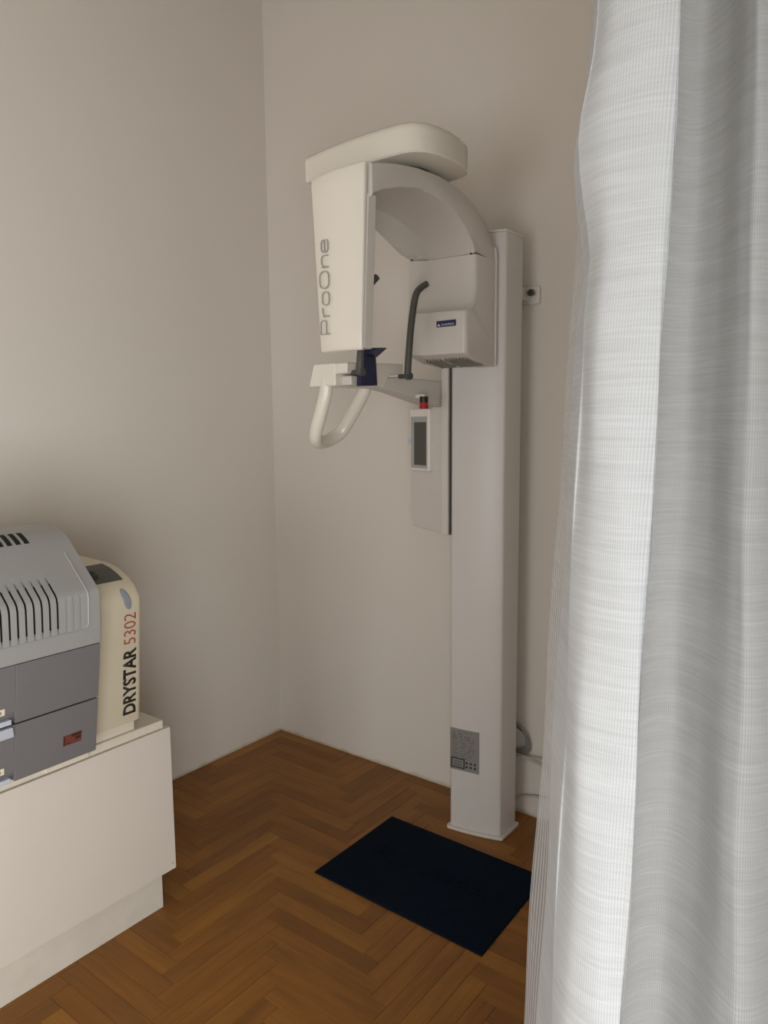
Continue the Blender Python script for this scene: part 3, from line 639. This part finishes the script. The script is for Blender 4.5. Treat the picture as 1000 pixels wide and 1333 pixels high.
for (a, (ya, ma)), (b, (yb, mb)) in zip(zip(vs, stations), zip(vs[1:], stations[1:])):
    for i in range(n):
        f = bm.faces.new((a[i], a[(i+1) % n], b[(i+1) % n], b[i]))
        if ma == mb == 'slot' and 3 <= i < 10: f.material_index = 1
        elif 'slot' in (ma, mb) and 3 <= i < 10: f.material_index = 1
bm.faces.new(vs[0]); bm.faces.new(vs[-1])
lid = link('lid', bm, None, PR, mats=[MT['lid'], MT['slot']], label='silver grey ribbed lid')
# big exhaust openings near the ridge (black strips on the lid carry the shade of the wells)
for k in range(7):
    yc = -1.538-.0215*k; bm = bmesh.new()
    rr = []
    for i in range(16, 21):
        x, z = lp[i]; nn = nrm2(i); rr.append([(x+nn.x*h, yy, z+nn.y*h) for yy, h in ((yc-.0062, -.004), (yc+.0062, -.004), (yc+.0062, .0006), (yc-.0062, .0006))])
    link('exhaust_slot_shade', loft(bm, rr), MT['slot'], lid, smooth=False)
# raised rim round the slotted field
path = [Vector((lp[i][0]+nrm2(i).x*.0006, -1.459, lp[i][1]+nrm2(i).y*.0006)) for i in range(14, 4, -1)]
path += [Vector((.8152,-1.4595,1.003)), Vector((.8148,-1.463,.995)), Vector((.8144,-1.471,.990)), Vector((.8144,-1.49,.9895)), Vector((.8144,YL+.03,.9895))]
link('grille_rim', sweep(bmesh.new(), path, .0022, 8), MT['lid'], lid)

# ------------------------------------------------------------------ curtain
# plan points of the folds at two heights (z 1.85 and z 1.00)
CT = [((2.209,-1.698),(2.219,-1.819)), ((2.240,-1.763),(2.259,-1.877)), ((2.264,-1.815),(2.289,-1.924)), ((2.270,-1.823),(2.294,-1.932)), ((2.290,-1.841),(2.314,-1.952)), ((2.317,-1.844),(2.336,-1.957)), ((2.335,-1.838),(2.352,-1.953)), ((2.339,-1.834),(2.355,-1.950)), ((2.337,-1.828),(2.353,-1.943)), ((2.306,-1.745),(2.322,-1.860)), ((2.275,-1.642),(2.293,-1.756)), ((2.290,-1.599),(2.313,-1.709)), ((2.319,-1.615),(2.349,-1.720)), ((2.349,-1.655),(2.385,-1.755)), ((2.367,-1.658),(2.409,-1.754)), ((2.407,-1.592),(2.453,-1.685)), ((2.451,-1.609),(2.497,-1.702)), ((2.489,-1.530),(2.535,-1.623)), ((2.528,-1.550),(2.579,-1.640)), ((2.574,-1.440),(2.624,-1.529))]
zs = [.012+i*(2.60-.012)/110 for i in range(111)]
rows = []
for z in zs:
    t = (1.85-z)/.85
    t = max(-.75, min(1.7, t))
    ctrl = []
    for j, (a, b) in enumerate(CT):
        p = Vector((a[0]+(b[0]-a[0])*t, a[1]+(b[1]-a[1])*t, z))
        if j in (1, 2, 3, 4):  # the hem fold bulges out above the tuck
            s = (1, 1.0, 1.0, .5)[j-1]; R2 = Vector((.796,.605,0))
            p += R2*s*(-.0105*math.exp(-((z-1.735)/.055)**2)+.004*math.exp(-((z-1.635)/.03)**2))
        p.x += .0012*math.sin(z*23+j*1.7); p.y += .0012*math.sin(z*17+j*2.3)
        ctrl.append(p)
    rows.append(catmull(ctrl, 9))
bm = bmesh.new(); uvl = bm.loops.layers.uv.new('UVMap')
nn = len(rows[0]); mid = rows[len(rows)//2]; U = [0]
for a, b in zip(mid, mid[1:]): U.append(U[-1]+(b-a).length)
vs = [[bm.verts.new(p) for p in r] for r in rows]
idx = {}
for i, r in enumerate(vs):
    for j, v in enumerate(r): idx[v] = (U[j], zs[i])
for i in range(len(vs)-1):
    for j in range(nn-1):
        f = bm.faces.new((vs[i][j], vs[i][j+1], vs[i+1][j+1], vs[i+1][j]))
        for l in f.loops: l[uvl].uv = idx[l.vert]
cu = tag(link('curtain', bm, MT['cloth'], origin=(2.4,-1.9,0)), 'white semi-sheer linen curtain hanging in soft folds at the right edge', 'curtain')
bm = sweep(bmesh.new(), [(2.46,-4.0,2.66),(2.46,-1.55,2.66)], .012, 14)
rodo = link('curtain_rod', bm, MT['white'], origin=(2.46,-2.8,2.66)); tag(rodo, 'white curtain rod above the linen curtain', 'curtain rod')
for yy in (-3.6,-1.62): link('bracket', box(2.46, 2.75, yy-.01, yy+.01, 2.65, 2.67), MT['white'], rodo, smooth=False)
for k in range(7):
    cx2, cy2 = 2.46, -1.66-.06*k
    link('ring', sweep(bmesh.new(), [(cx2+.022*math.cos(a), cy2, 2.66+.022*math.sin(a)) for a in (2*math.pi*i/18 for i in range(19))], .003, 6), MT['white'], rodo)
